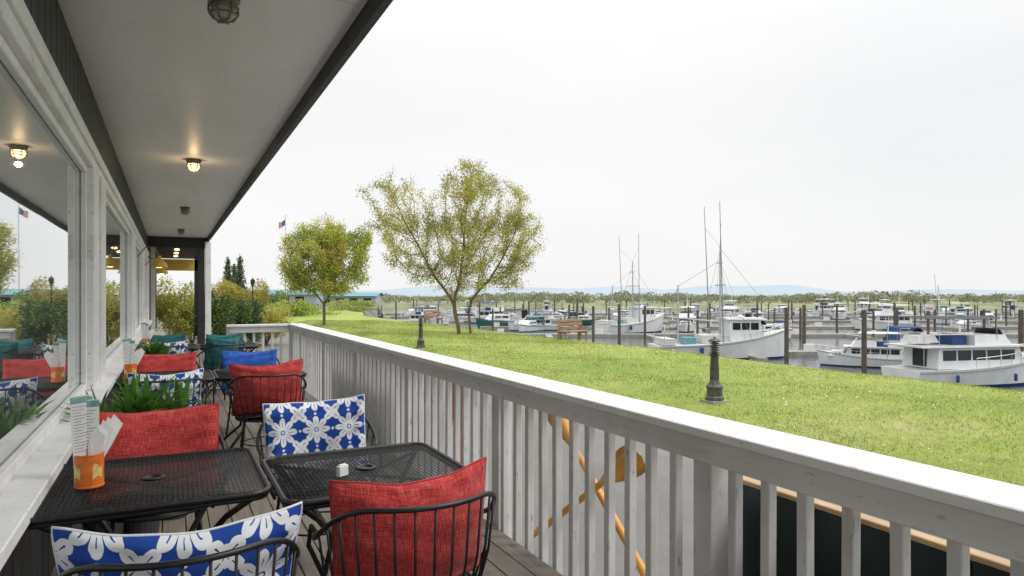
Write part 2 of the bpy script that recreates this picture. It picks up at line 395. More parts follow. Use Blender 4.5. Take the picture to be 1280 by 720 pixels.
# ---------------------------------------------------------------- ceiling lamps
def ceiling_lamp(y,lit):
    b=MB(); g=M['lit'] if lit else M['cageglass']; k=M['galv']
    b.lathe([(.085,0),(.085,-.025),(.07,-.035),(.068,-.05)],k,20)
    b.lathe([(.058,-.045),(.064,-.07),(.060,-.10),(.04,-.122),(.005,-.13)],g,20)
    for z,r in ((-.07,.073),(-.10,.069)):
        b.tube([(r*math.cos(a),r*math.sin(a),z) for a in np.linspace(0,2*math.pi,16,endpoint=False)],.005,k,5,closed=True)
    for i in range(6):
        a=i*math.pi/3; b.tube([(r*math.cos(a),r*math.sin(a),z) for r,z in ((.074,-.045),(.075,-.09),(.05,-.128),(.0,-.14))],.005,k,5)
    b.obj('ceiling_lamp',loc=(.26,y,SZ-.001),smooth=False)
for i,y in enumerate([3.98,9.0,14.0,18.8]): ceiling_lamp(y,i==1)
ld=bpy.data.lights.new('lamp_bulb','POINT'); ld.energy=2.2; ld.color=(1,.68,.36); ld.shadow_soft_size=.03
lo=bpy.data.objects.new('lamp_bulb',ld); S.collection.objects.link(lo); lo.location=(.26,9.0,SZ-.2); lo.visible_glossy=True
for yy in (15.2,20):
    b=MB(); b.tube([(-.5,0,.1),(-.35,0,.3),(-.2,0,.3),(-.12,0,.12)],.012,M['galv'],6)
    b.lathe([(.16,-.1),(.13,-.02),(.04,.07),(.03,.13)],M['yellow'],16,Matrix.Translation((-.12,0,0))); b.lathe([(.05,-.11),(.05,-.06),(.02,-.03)],M['lit'],12,Matrix.Translation((-.12,0,0)))
    b.obj('gooseneck_wall_lamp',loc=(-.06,yy,2.15))

# ---------------------------------------------------------------- furniture
def chair_mesh():
    b=MB(); k=M['iron']
    def rail(phi): # degrees, 270=back(-Y)
        a=math.radians(phi); bk=max(0,min(1,(-math.sin(a)+.25)/1.1)); bk=bk*bk*(3-2*bk)
        return Vector((.325*math.cos(a),.30*math.sin(a)-.01*bk,.665+.165*bk))
    rp=[rail(p) for p in np.linspace(160,380,34)]
    f0=Vector((rp[0].x,.2,.66)); f1=Vector((rp[-1].x,.2,.66))
    b.tube([Vector((-.25,.19,.44)),Vector((-.31,.23,.58)),f0]+rp+[f1,Vector((.31,.23,.58)),Vector((.25,.19,.44))],.0095,k,8)
    seat=[(.26*math.cos(a),.26*math.sin(a),.44) for a in np.linspace(0,2*math.pi,28,endpoint=False)]
    b.tube(seat,.009,k,6,closed=True)
    b.lathe([(.245,.435),(.25,.445),(.0,.447)],k,28)
    for p in np.linspace(186,354,15):
        a=math.radians(p); s0=Vector((.26*math.cos(a),.26*math.sin(a),.44)); e=rail(p); m=(s0*.55+e*.45); m.x*=1.05; m.y*=1.05
        b.tube([s0,m,e],.0048,k,5)
    for sx,sy in ((1,1),(-1,1),(1,-1),(-1,-1)):
        b.tube([(sx*.19,sy*.17,.44),(sx*.2,sy*.19,.3),(sx*.235,sy*.24,.0)],.010,k,6)
    ring=[(.205*math.cos(a),.2*math.sin(a),.22) for a in np.linspace(0,2*math.pi,24,endpoint=False)]; b.tube(ring,.006,k,5,closed=True)
    return b.mesh('chair_frame',True)
def pillow_mesh(mat,w=.56,h=.42,T=.15,seed=0,curve=.065):
    r=random.Random(seed); n=34; b=MB(); UV=[]
    ph=[r.uniform(0,6) for _ in range(12)]
    def pt(u,v,s):
        x=w/2*u*(1-.055*math.cos(v*math.pi/2)**1.2+.014*math.sin(3*v+ph[0])); z=h/2*v*(1-.075*math.cos(u*math.pi/2)**1.2+.014*math.sin(3*u+ph[1])+.010*math.sin(9*u+ph[8]))
        e=max(0,(1-abs(u)**2.4))*max(0,(1-abs(v)**2.4)); th=T/2*e**.5
        th*=1+.12*math.sin(4*u+ph[2])*math.sin(3.5*v+ph[3])
        cr=math.exp(-((1-abs(u))/.25)**2)+math.exp(-((1-abs(v))/.25)**2)
        th+=.010*min(1,e*3)*cr*(math.sin(17*v+ph[4]+3*u)+math.sin(15*u+ph[5]+2*v))
        th+=.005*min(1,e*2)*math.sin(7*u+6*v+ph[9])*math.sin(5*v-3*u+ph[10])
        yy=s*th+curve*u*u+.008*math.sin(2*u+ph[6])+.008*math.sin(3*v+ph[7])
        return (x,yy,z)
    for s in (-1,1):
        g=[]
        for j in range(n+1):
            for i in range(n+1):
                u=math.sin((i/n*2-1)*math.pi/2); v=math.sin((j/n*2-1)*math.pi/2); g.append(pt(u,v,s)); UV.append((u*.5+.5,v*.5+.5))
        fs=[]
        for j in range(n):
            for i in range(n):
                q=(j*(n+1)+i,j*(n+1)+i+1,(j+1)*(n+1)+i+1,(j+1)*(n+1)+i); fs.append(q if s<0 else q[::-1])
        b.add(g,fs,mat)
    per=[pt(u,-1,1) for u in np.linspace(-1,1,20)]+[pt(1,v,1) for v in np.linspace(-1,1,20)[1:]]+[pt(u,1,1) for u in np.linspace(1,-1,20)[1:]]+[pt(-1,v,1) for v in np.linspace(1,-1,20)[1:-1]]
    nv=len(b.v); b.tube(per,.0045,mat,5,closed=True); UV+=[(.02,.02)]*(len(b.v)-nv)
    me=b.mesh('cushion',True); ul=me.uv_layers.new(name="UVMap")
    for lp in me.loops: ul.data[lp.index].uv=UV[lp.vertex_index]
    return me
CH=chair_mesh()
def chair(x,y,back,cmat,rot=0,seed=0,h=.42,w=.56,dz=0,tilt=0):
    e=empty('patio_chair',(x,y,.0),(math.pi if back else 0)+rot)
    inst(CH,'frame',(0,0,0),0,e)
    me=pillow_mesh(M[cmat],w,h,seed=seed)
    o=inst(me,'back_cushion',(0,-.12,.465+h/2+dz),0,e); o.rotation_euler=(math.radians(10),math.radians(tilt),0)
    me2=pillow_mesh(M['iron'],.42,.42,.05,seed+50,0)
    o2=inst(me2,'seat_pad',(0,.02,.468),0,e); o2.rotation_euler=(math.radians(90),0,0)
    return e
chair(.78,2.42,False,'red',.0,1,h=.43,w=.58,tilt=-2)
chair(.04,2.28,False,'floral',-.03,2,w=.64,h=.44,tilt=1,dz=-.02)
chair(-.06,3.98,True,'red',.03,3,w=.62,h=.45)
chair(.76,3.98,True,'floral',-.05,4,w=.58,h=.44,tilt=2)
chair(-.03,6.4,False,'floral',.1,5); chair(.78,6.4,False,'red',-.08,6,w=.6,h=.46,tilt=-3)
chair(-.02,8.1,True,'red',.05,7,w=.58); chair(.8,8.1,True,'blue',-.1,8,w=.58)
chair(-.05,10.4,False,'floral',0,9); chair(.62,10.3,False,'teal',.5,10,w=.5,h=.46)
chair(-.05,12.0,True,'teal',0,11); chair(.8,11.6,True,'teal',.2,12)

def table_mesh(w,l):
    b=MB(); k=M['iron']; rc=.07; z=.75
    per=[]
    for cx,cy,a0 in ((w/2-rc,l/2-rc,0),(-w/2+rc,l/2-rc,90),(-w/2+rc,-l/2+rc,180),(w/2-rc,-l/2+rc,270)):
        for a in np.linspace(a0,a0+90,7): per.append((cx+rc*math.cos(math.radians(a)),cy+rc*math.sin(math.radians(a)),z-.01))
    b.tube(per,.013,k,8,closed=True); b.tube([(p[0]*.985,p[1]*.985,z-.03) for p in per],.010,k,6,closed=True)
    a=w/2-.012; c=l/2-.012; sp=.0215
    for sg in (1,-1):
        q=-(c+.6*a)
        while q<c+.6*a:
            xa=sorted([(-c-q)/(sg*.6),(c-q)/(sg*.6)]); x0=max(-a,xa[0]); x1=min(a,xa[1])
            if x1-x0>.01:
                p=Vector((x0,sg*.6*x0+q,z)); r=Vector((x1,sg*.6*x1+q,z)); 
                for P_,O_ in ((p,r),(r,p)):
                    if abs(P_.x)>a-.03 and abs(P_.y)>c-.03: P_+= (O_-P_).normalized()*.03 if (O_-P_).length>.05 else Vector((0,0,0))
                d=(r-p).normalized(); nn=Vector((-d.y,d.x,0))*.0019; up=Vector((0,0,.002))
                zz=Vector((0,0,-.006 if sg>0 else -.0065))
                vs=[p-nn+zz,r-nn+zz,r+nn+zz,p+nn+zz,p-nn-up+zz,r-nn-up+zz,r+nn-up+zz,p+nn-up+zz]
                b.add(vs,[(0,1,2,3),(7,6,5,4),(0,4,5,1),(1,5,6,2),(2,6,7,3),(3,7,4,0)],k)
            q+=sp
    b.lathe([(.045,z-.004),(.045,z+.002),(.03,z+.003),(.03,z-.012)],k,20)
    for s1 in (1,-1):
        for s2 in (1,-1):
            X=s1*(w/2-.05);Y=s2*(l/2-.05)
            b.tube([(X,Y,z-.03),(X*.72,Y*.72,.62),(X*.35,Y*.35,.42),(X*.45,Y*.45,.2),(X*.95,Y*.95,.01)],.013,k,8)
        b.tube([(-(w/2-.04)*1,s1*(l/2-.04),z-.035),((w/2-.04),-s1*(l/2-.04),z-.035)],.008,k,6)
    ring=[(.12*math.cos(a_),.12*math.sin(a_),.42) for a_ in np.linspace(0,2*math.pi,20,endpoint=False)]; b.tube(ring,.008,k,6,closed=True)
    return b.mesh('patio_table',True)
TM=table_mesh(.84,.84); TM2=table_mesh(.80,.78)
inst(TM,'patio_table',(-.06,3.28,0)); inst(TM2,'patio_table',(.79,3.04,.0))
for y in (7.25,11.2): inst(TM,'patio_table',(-.05,y,0)); inst(TM2,'patio_table',(.80,y,0))

def caddy(x,y,z=.75):
    e=empty('menu_holder',(x,y,z),.3)
    b=MB(); b.lathe([(.052,0),(.054,.004),(.052,.012),(.052,.128),(.054,.132),(.050,.134),(.049,.05)],M['tin'],24)
    for a in np.linspace(0,6.28,5)[:-1]:
        vs=[];
        for i in range(6):
            q=a+.25*i/5*3; vs+= [(.0532*math.cos(q),.0532*math.sin(q),.035+.012*math.sin(i*.63)),(.0532*math.cos(q),.0532*math.sin(q),.09+.01*math.sin(i*1.2))]
        b.add(vs,[(2*i,2*i+2,2*i+3,2*i+1) for i in range(5)],M['tin2'])
    b.obj('orange_tin',e,smooth=False)
    b=MB()
    for i,(dx,dy,rz,ry,h) in enumerate(((-.018,.0,.1,-.05,.35),(-.011,.006,.0,-.03,.345),(-.004,-.008,-.2,.01,.33))):
        X=Matrix.Translation((dx,dy,.02))@Matrix.Rotation(rz,4,'Z')@Matrix.Rotation(ry,4,'Y')
        b.box(-.034,.034,-.0009+i*.004,.0009+i*.004,0,h,M['paper'],X)
        for q in range(16): b.box(-.028,.024-.010*((q*7)%3),-.0016+i*.004,-.0012+i*.004,h-.045-q*.012,h-.0415-q*.012,M['papergrey'],X)
        b.box(-.034,.034,-.0014+i*.004,-.001+i*.004,h-.03,h-.004,M['papergreen'],X)
    b.obj('menus',e)
    b=MB()
    rr=random.Random(3)
    for q in range(5):   # folded napkins fanned to the right
        a0=rr.uniform(-.5,.9); x0=.014+.004*q; X=Matrix.Translation((x0,-.012+.006*q,.09))@Matrix.Rotation(.08+.08*q,4,'Y')@Matrix.Rotation(a0,4,'Z')
        vs=[(-.022,0,0),(.022,.004,0),(-.026,.003,.08),(.028,-.004,.085),(-.012,.012,.15+.012*q),(.030,-.01,.115+.014*q)]
        b.add(vs,[(0,1,3,2),(2,3,5,4)],M['paper'],X)
    b.obj('napkins',e,smooth=True)
caddy(-.29,3.24); caddy(-.32,7.2); caddy(-.3,11.1)
b=MB(); b.box(-.025,.025,-.012,.012,0,.045,M['paper']); b.box(-.018,.018,-.008,.008,.045,.05,M['paper']); b.obj('sugar_packet_holder',loc=(.66,2.93,.752),rot=.5,bevel=.003)

def strap_plant(x,y,top,n=70,spread=.3):
    e=empty('potted_plant',(x,y,0)); b=MB(); ph=top-.32
    b.lathe([(.10,0),(.15,ph-.03),(.165,ph-.03),(.165,ph),(.145,ph),(.14,ph-.02)],M['pot'],20); b.lathe([(.14,ph-.03),(.0,ph-.025)],M['soil'],16); b.obj('planter',e)
    b=MB()
    for i in range(n):
        a=random.uniform(0,6.28); ln=random.uniform(.22,.42); lean=random.uniform(.1,1.0); w=random.uniform(.014,.024)
        p=Vector((random.uniform(-.07,.07),random.uniform(-.07,.07),ph-.03)); dr=Vector((math.cos(a),math.sin(a),0)); sd=Vector((-math.sin(a),math.cos(a),0))
        vs=[];k=6
        for j in range(k+1):
            s=j/k; c=p+dr*(ln*lean*s*s*.8+ln*.15*s)+Vector((0,0,ln*(s-.45*lean*s*s)))
            ww=w*math.sin(math.pi*(s*.85+.15))**.7*(1 if j<k else .05)
            vs+= [c-sd*ww+Vector((0,0,ww*.4)),c,c+sd*ww+Vector((0,0,ww*.4))]
        fs=[]
        for j in range(k): fs+=[(3*j,3*j+1,3*j+4,3*j+3),(3*j+1,3*j+2,3*j+5,3*j+4)]
        b.add(vs,fs,L['hosta'] if random.random()<.75 else L['mgreen'])
    b.obj('leaves',e,smooth=True)
strap_plant(-.16,4.95,1.02,90); strap_plant(.02,5.25,.95,50); strap_plant(-.15,9.2,1.02,80); strap_plant(-.36,4.85,.95,50)

# ---------------------------------------------------------------- things by the railing
def oar(p0,p1,mat,bl=.42,bw=.085,name='wooden_oar'):
    p0=Vector(p0);p1=Vector(p1); d=(p1-p0); ln=d.length; b=MB()
    b.tube([(0,0,0),(0,0,.02),(0,0,.12),(0,0,.14),(0,0,ln-bl)],[.016,.02,.02,.024,.019],mat,10)
    vs=[];k=14
    for j in range(k+1):
        s=j/k; w=.018+(bw-.018)*math.sin(min(1,s*1.25)*math.pi/2)**1.6; w*= math.sqrt(max(.02,1-max(0,(s-.82)/.18)**2)); th=.018*(1-s*.75)
        z=ln-bl+bl*s
        vs+=[(-w,0,z),(0,-th,z),(w,0,z),(0,th,z)]
    fs=[]
    for j in range(k):
        for i in range(4): fs.append((4*j+i,4*j+(i+1)%4,4*j+4+(i+1)%4,4*j+4+i))
    fs.append((4*k,4*k+1,4*k+2,4*k+3))
    b.add(vs,fs,mat)
    o=b.obj(name,smooth=True); zx=d.normalized(); xx=Vector((-.3,1,0)); xx=(xx-zx*xx.dot(zx)).normalized(); yy=zx.cross(xx)
    Mx=Matrix((xx,yy,zx)).transposed().to_4x4(); Mx.translation=p0; o.matrix_world=Mx
oar((2.07,3.86,-.03),(2.07,2.72,.74),M['oar']); oar((2.12,2.60,.02),(2.12,3.72,.86),M['oar'],bw=.07)
oar((2.1,5.05,-.3),(2.1,5.1,.84),M['oarred'],name='red_oar'); oar((2.1,5.45,-.3),(2.12,5.3,.82),M['oarred'],name='red_oar')
b=MB()
y0,y1=-.6,2.25; b.box(2.13,2.16,y0,y1,-.15,.738,M['signgreen']); b.box(2.12,2.17,y0,y1,.74,.76,M['signtrim']); b.box(2.11,2.18,y0,y1,-.19,-.152,M['signtrim'])
for q in (y0-.03,y1): b.box(2.11,2.18,q,q+.03,-.19,.76,M['signtrim'])
for q in (.2,1.2): b.box(2.122,2.168,q,q+.012,-.15,.73,M['blackwood'])
b.box(2.1,2.2,.0,.08,GZ,-.19,M['blackwood']); b.box(2.1,2.2,1.9,1.98,GZ,-.19,M['blackwood'])
b.obj('green_sign_board',bevel=.003)

def bollard(x,y,h=1.22):
    b=MB(); k=M['bronze']; s=h/1.22
    b.box(-.18,.18,-.18,.18,-.02,.04,M['dock'])
    b.lathe([(r*s,z*s) for r,z in [(.17,.04),(.17,.10),(.145,.12),(.14,.26),(.155,.27),(.155,.30),(.115,.34),(.095,.38),(.08,.42)]],k,8)
    b.lathe([(r*s,z*s) for r,z in [(.075,.42),(.062,.86),(.085,.875),(.10,.89),(.10,.905),(.05,.92)]],k,12)
    for i in range(5): b.lathe([(.055*s,(.94+i*.042)*s),(.095*s,(.93+i*.042)*s),(.095*s,(.938+i*.042)*s),(.055*s,(.955+i*.042)*s)],k,16)
    b.lathe([(.042*s,.92*s),(.042*s,1.14*s)],M['cageglass'],12)
    b.lathe([(.11*s,1.135*s),(.115*s,1.155*s),(.08*s,1.185*s),(.02,1.20*s),(.02,1.22*s),(0,1.23*s)],k,16)
    for i in range(8):
        a=i*math.pi/4; b.tube([(.076*s*math.cos(a),.076*s*math.sin(a),.42*s),(.062*s*math.cos(a),.062*s*math.sin(a),.86*s)],.01*s,k,5)
    b.obj('bollard_lamp',loc=(x,y,lawn_z(x,y)-.01))
X,Y=site(px(893),12.6); bollard(X,Y,1.2)
X,Y=site(px(526),25.5); bollard(X,Y,1.2)

def bench(x,y,rot):
    b=MB(); k=M['benchwood']
    for s in (-.62,.54):
        b.box(s,s+.08,-.05,.04,0,.40,k); b.box(s,s+.08,.36,.45,0,.40,k); b.box(s,s+.08,-.16,-.055,0,.95,k); b.box(s+.005,s+.075,-.04,.44,.33,.398,k)
        b.box(s-.02,s+.06,-.05,.47,.60,.64,k); b.box(s+.01,s+.06,.38,.43,.46,.60,k)
    for i in range(3): b.box(-.72,.72,-.04+i*.17,.115+i*.17,.405,.455,k)
    for i in range(3): b.box(-.72,.72,-.048,-.01,.50+i*.16,.63+i*.16,k)
    b.obj('park_bench',loc=(x,y,lawn_z(x,y)-.02),rot=rot,bevel=.01)
X,Y=site(px(713),30); bench(X,Y,math.radians(190))
X,Y=site(px(540),48); bench(X,Y,math.radians(200))

# ---------------------------------------------------------------- trees
def colonize(trunk,att,step=.2,di=2.6,dk=.36,iters=120):
    N=[np.array(p,float) for p in trunk['p']]; par=list(trunk['par'])
    A=np.array(att); near=np.full(len(A),-1); nd=np.full(len(A),1e9); alive=np.ones(len(A),bool); new=list(range(len(N)))
    for it in range(iters):
        P=np.array([N[i] for i in new]); dd=np.linalg.norm(A[:,None]-P[None],axis=2); j=dd.argmin(1); m=dd[np.arange(len(A)),j]
        u=m<nd; nd[u]=m[u]; near[u]=np.array(new)[j[u]]; alive&=nd>dk
        act=alive&(nd<(di if it>15 else 9)); 
        if not act.any(): break
        acc={}
        for i in np.nonzero(act)[0]:
            v=A[i]-N[near[i]]; acc.setdefault(near[i],[]).append(v/np.linalg.norm(v))
        new=[]
        for k,vs in acc.items():
            v=np.sum(vs,0)+RNG.normal(0,.28,3); v/=np.linalg.norm(v)+1e-9
            N.append(N[k]+v*step); par.append(k); new.append(len(N)-1)
        if len(N)>8500: break
    return np.array(N),par
def make_tree(name,loc,blobs,natt,trunk,leafn,lsize,mats,prob,tip=.0088,seed=1,spread=.15,thin=-.5):
    global RNG
    RNG=np.random.default_rng(seed); att=[]
    vol=np.array([b[3]*b[4]*b[5] for b in blobs]); pr=vol/vol.sum()
    while len(att)<natt:
        b=blobs[RNG.choice(len(blobs),p=pr)]; q=RNG.normal(size=3); q/=np.linalg.norm(q); q*=RNG.random()**.42*RNG.uniform(.88,1.2)
        p=(b[0]+q[0]*b[3],b[1]+q[1]*b[4],b[2]+q[2]*b[5])
        if math.sin(p[0]*2.2+1)+math.sin(p[1]*2.4)+math.sin(p[2]*2.6+.5)>-1.0: att.append(p)
    N,par=colonize(trunk,att); n=len(N)
    ch=[[] for _ in range(n)]
    for i,p in enumerate(par):
        if p>=0: ch[p].append(i)
    r=np.zeros(n)
    for i in range(n-1,-1,-1):
        r[i]=tip if not ch[i] else (sum(r[c]**2.25 for c in ch[i]))**(1/2.25)
    e=empty(name,loc); b=MB()
    stack=[i for i,p in enumerate(par) if p==-1]
    while stack:
        s=stack.pop(); path=[s] if par[s]<0 else [par[s],s]; c=s
        while ch[c]:
            k=max(ch[c],key=lambda q:r[q]); 
            for o in ch[c]:
                if o!=k: stack.append(o)
            path.append(k); c=k
        rr=[max(.005,r[q]) for q in path]
        if par[s]>=0: rr[0]=rr[1]
        b.tube([N[q] for q in path],rr,M['bark'],5 if rr[0]<.06 else 8,cap=False)
        if rr[-1]<.03:
            for _ in range(3):
                dv=(N[path[-1]]-N[path[-2]]); dv=dv/np.linalg.norm(dv)*RNG.uniform(.15,.4)+RNG.normal(0,.12,3)+np.array([0,0,.05])
                b.tube([N[path[-1]],N[path[-1]]+dv],[.006,.003],M['bark'],3,cap=False)
    b.obj('trunk_and_limbs',e,smooth=True)
    tw=np.nonzero(r<tip*2.8)[0]; pk=RNG.choice(tw,leafn)
    c=N[pk]+RNG.normal(0,spread,(leafn,3))
    cl=(np.sin(c[:,0]*2.1+1)+np.sin(c[:,1]*2.3)+np.sin(c[:,2]*2.7+2))/3+RNG.normal(0,.35,leafn)
    keep=(np.sin(c[:,0]*3.3)+np.sin(c[:,1]*3.1+1)+np.sin(c[:,2]*3.7))/3+RNG.normal(0,.4,leafn)>thin
    c=c[keep]; cl=cl[keep]
    th=np.quantile(cl,np.cumsum(prob)[:-1]); idx=np.digitize(cl,th)
    quads('foliage',c,lsize,[L[m] for m in mats],idx,parent=e)
    return e
ux=np.array([C_,-S_,0]); dx_=np.array([S_,C_,0])
def loc3(u,w,z): v=ux*u+dx_*w; return (v[0],v[1],z)
tp=[];pp=[]
def chain(pts,parent=-1):
    p=parent
    for q in pts: tp.append(loc3(*q)); pp.append(p); p=len(tp)-1
    return p
X,Y=site(px(574),34)
a=chain([(0,0,-.1),(-.05,0,.4),(-.18,0,.9),(-.25,0,1.4)]); chain([(-.45,.1,1.8),(-.8,.2,2.3),(-1.2,.2,2.8)],a); chain([(-.2,-.1,1.9),(0,-.2,2.5),(.1,-.1,3.1)],a)
c=chain([(.55,.4,-.1),(.5,.4,.5),(.45,.35,1.1),(.6,.3,1.7)]); chain([(1.0,.3,2.2),(1.5,.2,2.7)],c)
blobs=[]
for u,w,z,a_,b_,c_ in [(-.2,0,4.8,2.2,1.9,2.6),(-3.0,0,5.9,1.8,1.4,1.9),(.8,0,7.3,1.7,1.4,1.6),(2.1,0,4.5,2.0,1.6,2.4),(2.4,.2,6.3,1.2,1.2,1.2),(-1.6,.2,3.7,2.0,1.4,1.4),(.9,0,3.0,2.4,1.4,1.0),(-4.5,0,6.7,.6,.8,.7),(3.5,0,5.0,.8,.8,1.0)]:
    v=loc3(u,w,z); blobs.append((v[0],v[1],v[2],a_,b_,c_))
make_tree('deciduous_tree',(X,Y,lawn_z(X,Y)),blobs,2400,{'p':tp,'par':pp},82000,.045,['olive2','olive','lime','gold'],[.17,.35,.33,.15],seed=3,spread=.15,thin=-.2)
X,Y=site(px(405),43)
tp=[];pp=[]; a=chain([(0,0,-.1),(.02,0,.6),(.0,0,1.3)]); chain([(-.3,0,1.7),(-.6,0,2.1)],a); chain([(.3,0,1.8),(.6,.1,2.2)],a); chain([(0,.1,2.0)],a)
blobs=[]
for u,w,z,a_,b_,c_ in [(-.3,0,4.2,2.2,2,2.1),(1.5,0,4.8,1.6,1.4,1.8),(-1.2,0,3.2,1.6,1.4,1.2),(.9,0,2.9,1.7,1.3,1.1),(-.2,0,6.0,1.1,1.1,.9),(2.5,0,5.8,.6,.8,.8)]:
    v=loc3(u,w,z); blobs.append((v[0],v[1],v[2],a_,b_,c_))
make_tree('leafy_tree',(X,Y,lawn_z(X,Y) if X>7.7 else GZ),blobs,1300,{'p':tp,'par':pp},54000,.065,['lime2','lime','gold'],[.25,.6,.15],seed=5,spread=.18,thin=-.35)

def bush(name,x,y,z,w,h,n,ls,mats,prob,seed=0,conifer=False):
    rg=np.random.default_rng(seed)
    if conifer:
        u=rg.random(n)**.6; ang=rg.uniform(0,6.28,n); lay=np.floor(u*9)/9; rad=(u*.75+.25*(u*9%1))*w/2*(.75+.35*np.sin(ang*5+lay*20)); rr=rad*np.sqrt(rg.random(n))
        c=np.c_[np.cos(ang)*rr,np.sin(ang)*rr,h*(1-u)+rg.normal(0,.02*h,n)]
    else:
        k=14; bl=[(rg.normal(0,.24)*w,rg.normal(0,.24)*w,h*rg.uniform(.25,.72),rg.uniform(.14,.26)*w,h*rg.uniform(.16,.3)) for _ in range(k)]
        i=rg.integers(0,k,n); q=rg.normal(size=(n,3)); q/=np.linalg.norm(q,axis=1)[:,None]; q*=(rg.random(n)**.3)[:,None]*rg.normal(1,.12,(n,1)); bl=np.array(bl)
        c=np.c_[bl[i,0]+q[:,0]*bl[i,3],bl[i,1]+q[:,1]*bl[i,3],bl[i,2]+q[:,2]*bl[i,4]]; c[:,2]=np.abs(c[:,2])
    e=empty(name,(x,y,z)); idx=rg.choice(len(mats),n,p=prob)
    b=MB(); 
    if conifer: b.tube([(0,0,0),(0,0,h*.95)],[.12*w/2,.01],M['bark'],6)
    else:
        for i in range(7): a=i*.9; b.tube([(0,0,0),(math.cos(a)*w*.12,math.sin(a)*w*.12,h*.3),(math.cos(a)*w*.3,math.sin(a)*w*.3,h*.65)],[.03,.02,.008],M['bark'],5)
    b.obj('stems',e); quads('foliage',c,ls,[L[m] for m in mats],idx,parent=e)
def atb(name,x,d,w,h,n,ls,mats,prob,seed,con=False):
    X,Y=site(px(x),d); bush(name,X,Y,GZ,w,h,n,ls,mats,prob,seed,con)
atb('golden_shrub',333,28,2.2,1.9,8000,.045,['gold','lime','lime2'],[.5,.35,.15],1)
atb('pine_shrub',300,25,1.7,2.2,9000,.04,['dgreen','mgreen'],[.6,.4],2)
atb('green_shrub',277,24,1.4,2.4,7000,.04,['dgreen','mgreen','lime2'],[.35,.4,.25],3)
atb('golden_shrub',290,42,3.0,3.2,9000,.06,['gold','rust','lime2'],[.5,.2,.3],4)
atb('golden_shrub',222,30,2.8,3.2,12000,.05,['lime','gold','lime2'],[.4,.3,.3],5)
atb('golden_shrub',240,27,1.6,2.4,6000,.05,['lime','gold','mgreen'],[.4,.3,.3],8)
for i,(x,d,w,h) in enumerate([(285,95,3,7.2),(300,98,3.6,7.6),(293,105,3.4,6.8)]): atb('conifer_tree',x,d,w,h,3500,.16,['far2','dgreen'],[.7,.3],20+i,True)
atb('green_shrub',322,62,5,3.0,7000,.10,['mgreen','lime2','far2'],[.4,.3,.3],31)
atb('green_shrub',365,60,5,1.8,6000,.08,['lime','lime2','mgreen'],[.4,.3,.3],32)
atb('green_shrub',440,80,7,1.5,6000,.09,['lime','lime2','far2'],[.4,.3,.3],33)

def shed(x,d,w,dep,h,rh,wall,roof,name):
    X,Y=site(px(x),d); e=empty(name,(X,Y,GZ),-TH); b=MB()
    b.box(-w/2,w/2,0,dep,0,h,wall); b.obj('walls',e)
    b=MB(); b.add([(-w/2-.4,-.5,h),(w/2+.4,-.5,h),(w/2+.4,dep/2,h+rh),(-w/2-.4,dep/2,h+rh),(w/2+.4,dep+.5,h),(-w/2-.4,dep+.5,h)],[(0,1,2,3),(3,2,4,5)],roof)
    b.add([(-w/2,0,h),(-w/2,dep,h),(-w/2,dep/2,h+rh-.05)],[(0,1,2)],wall); b.add([(w/2,0,h),(w/2,dep,h),(w/2,dep/2,h+rh-.05)],[(0,2,1)],wall); b.obj('roof',e)
    b=MB(); n=int(w/2.4)
    for i in range(n): q=-w/2+1.2+i*2.4; b.box(q-.7,q+.7,-.03,.0,.5,h-.35,M['bwin'])
    b.obj('windows',e)
shed(408,118,17,6,1.7,.6,M['siding_lt'],M['tealp'],'boathouse')
shed(335,112,16,8,2.0,.8,M['siding_lt'],M['tealp'],'boathouse')
X,Y=site(px(357),72); b=MB(); b.tube([(0,0,0),(0,0,10.3)],[.05,.025],M['alu'],8); b.lathe([(0.02,10.3),(.07,10.36),(.02,10.42)],M['alu'],10)
vs=[];n=10
for j in range(2):
    for i in range(n+1): s=i/n; vs.append((-.04-s*.7*C_,s*.4*S_+.12*math.sin(s*6),9.3+j*.6-.35*s+.05*math.sin(s*7+j)))
b.add(vs,[(i,i+1,n+1+i+1,n+1+i) for i in range(5,n)],M['flag_r']); b.add(vs,[(i,i+1,n+1+i+1,n+1+i) for i in range(5)],M['flag_b']); b.obj('flagpole',loc=(X,Y,GZ))
for x,d in ((316,42),):
    X,Y=site(px(x),d); b=MB(); b.lathe([(.10,0),(.08,.5),(.04,.6),(.035,2.6)],M['siding'],10); b.lathe([(.04,2.6),(.11,2.7),(.14,2.95),(.04,3.05),(.0,3.15)],M['siding'],10); b.obj('street_lamp',loc=(X,Y,GZ))

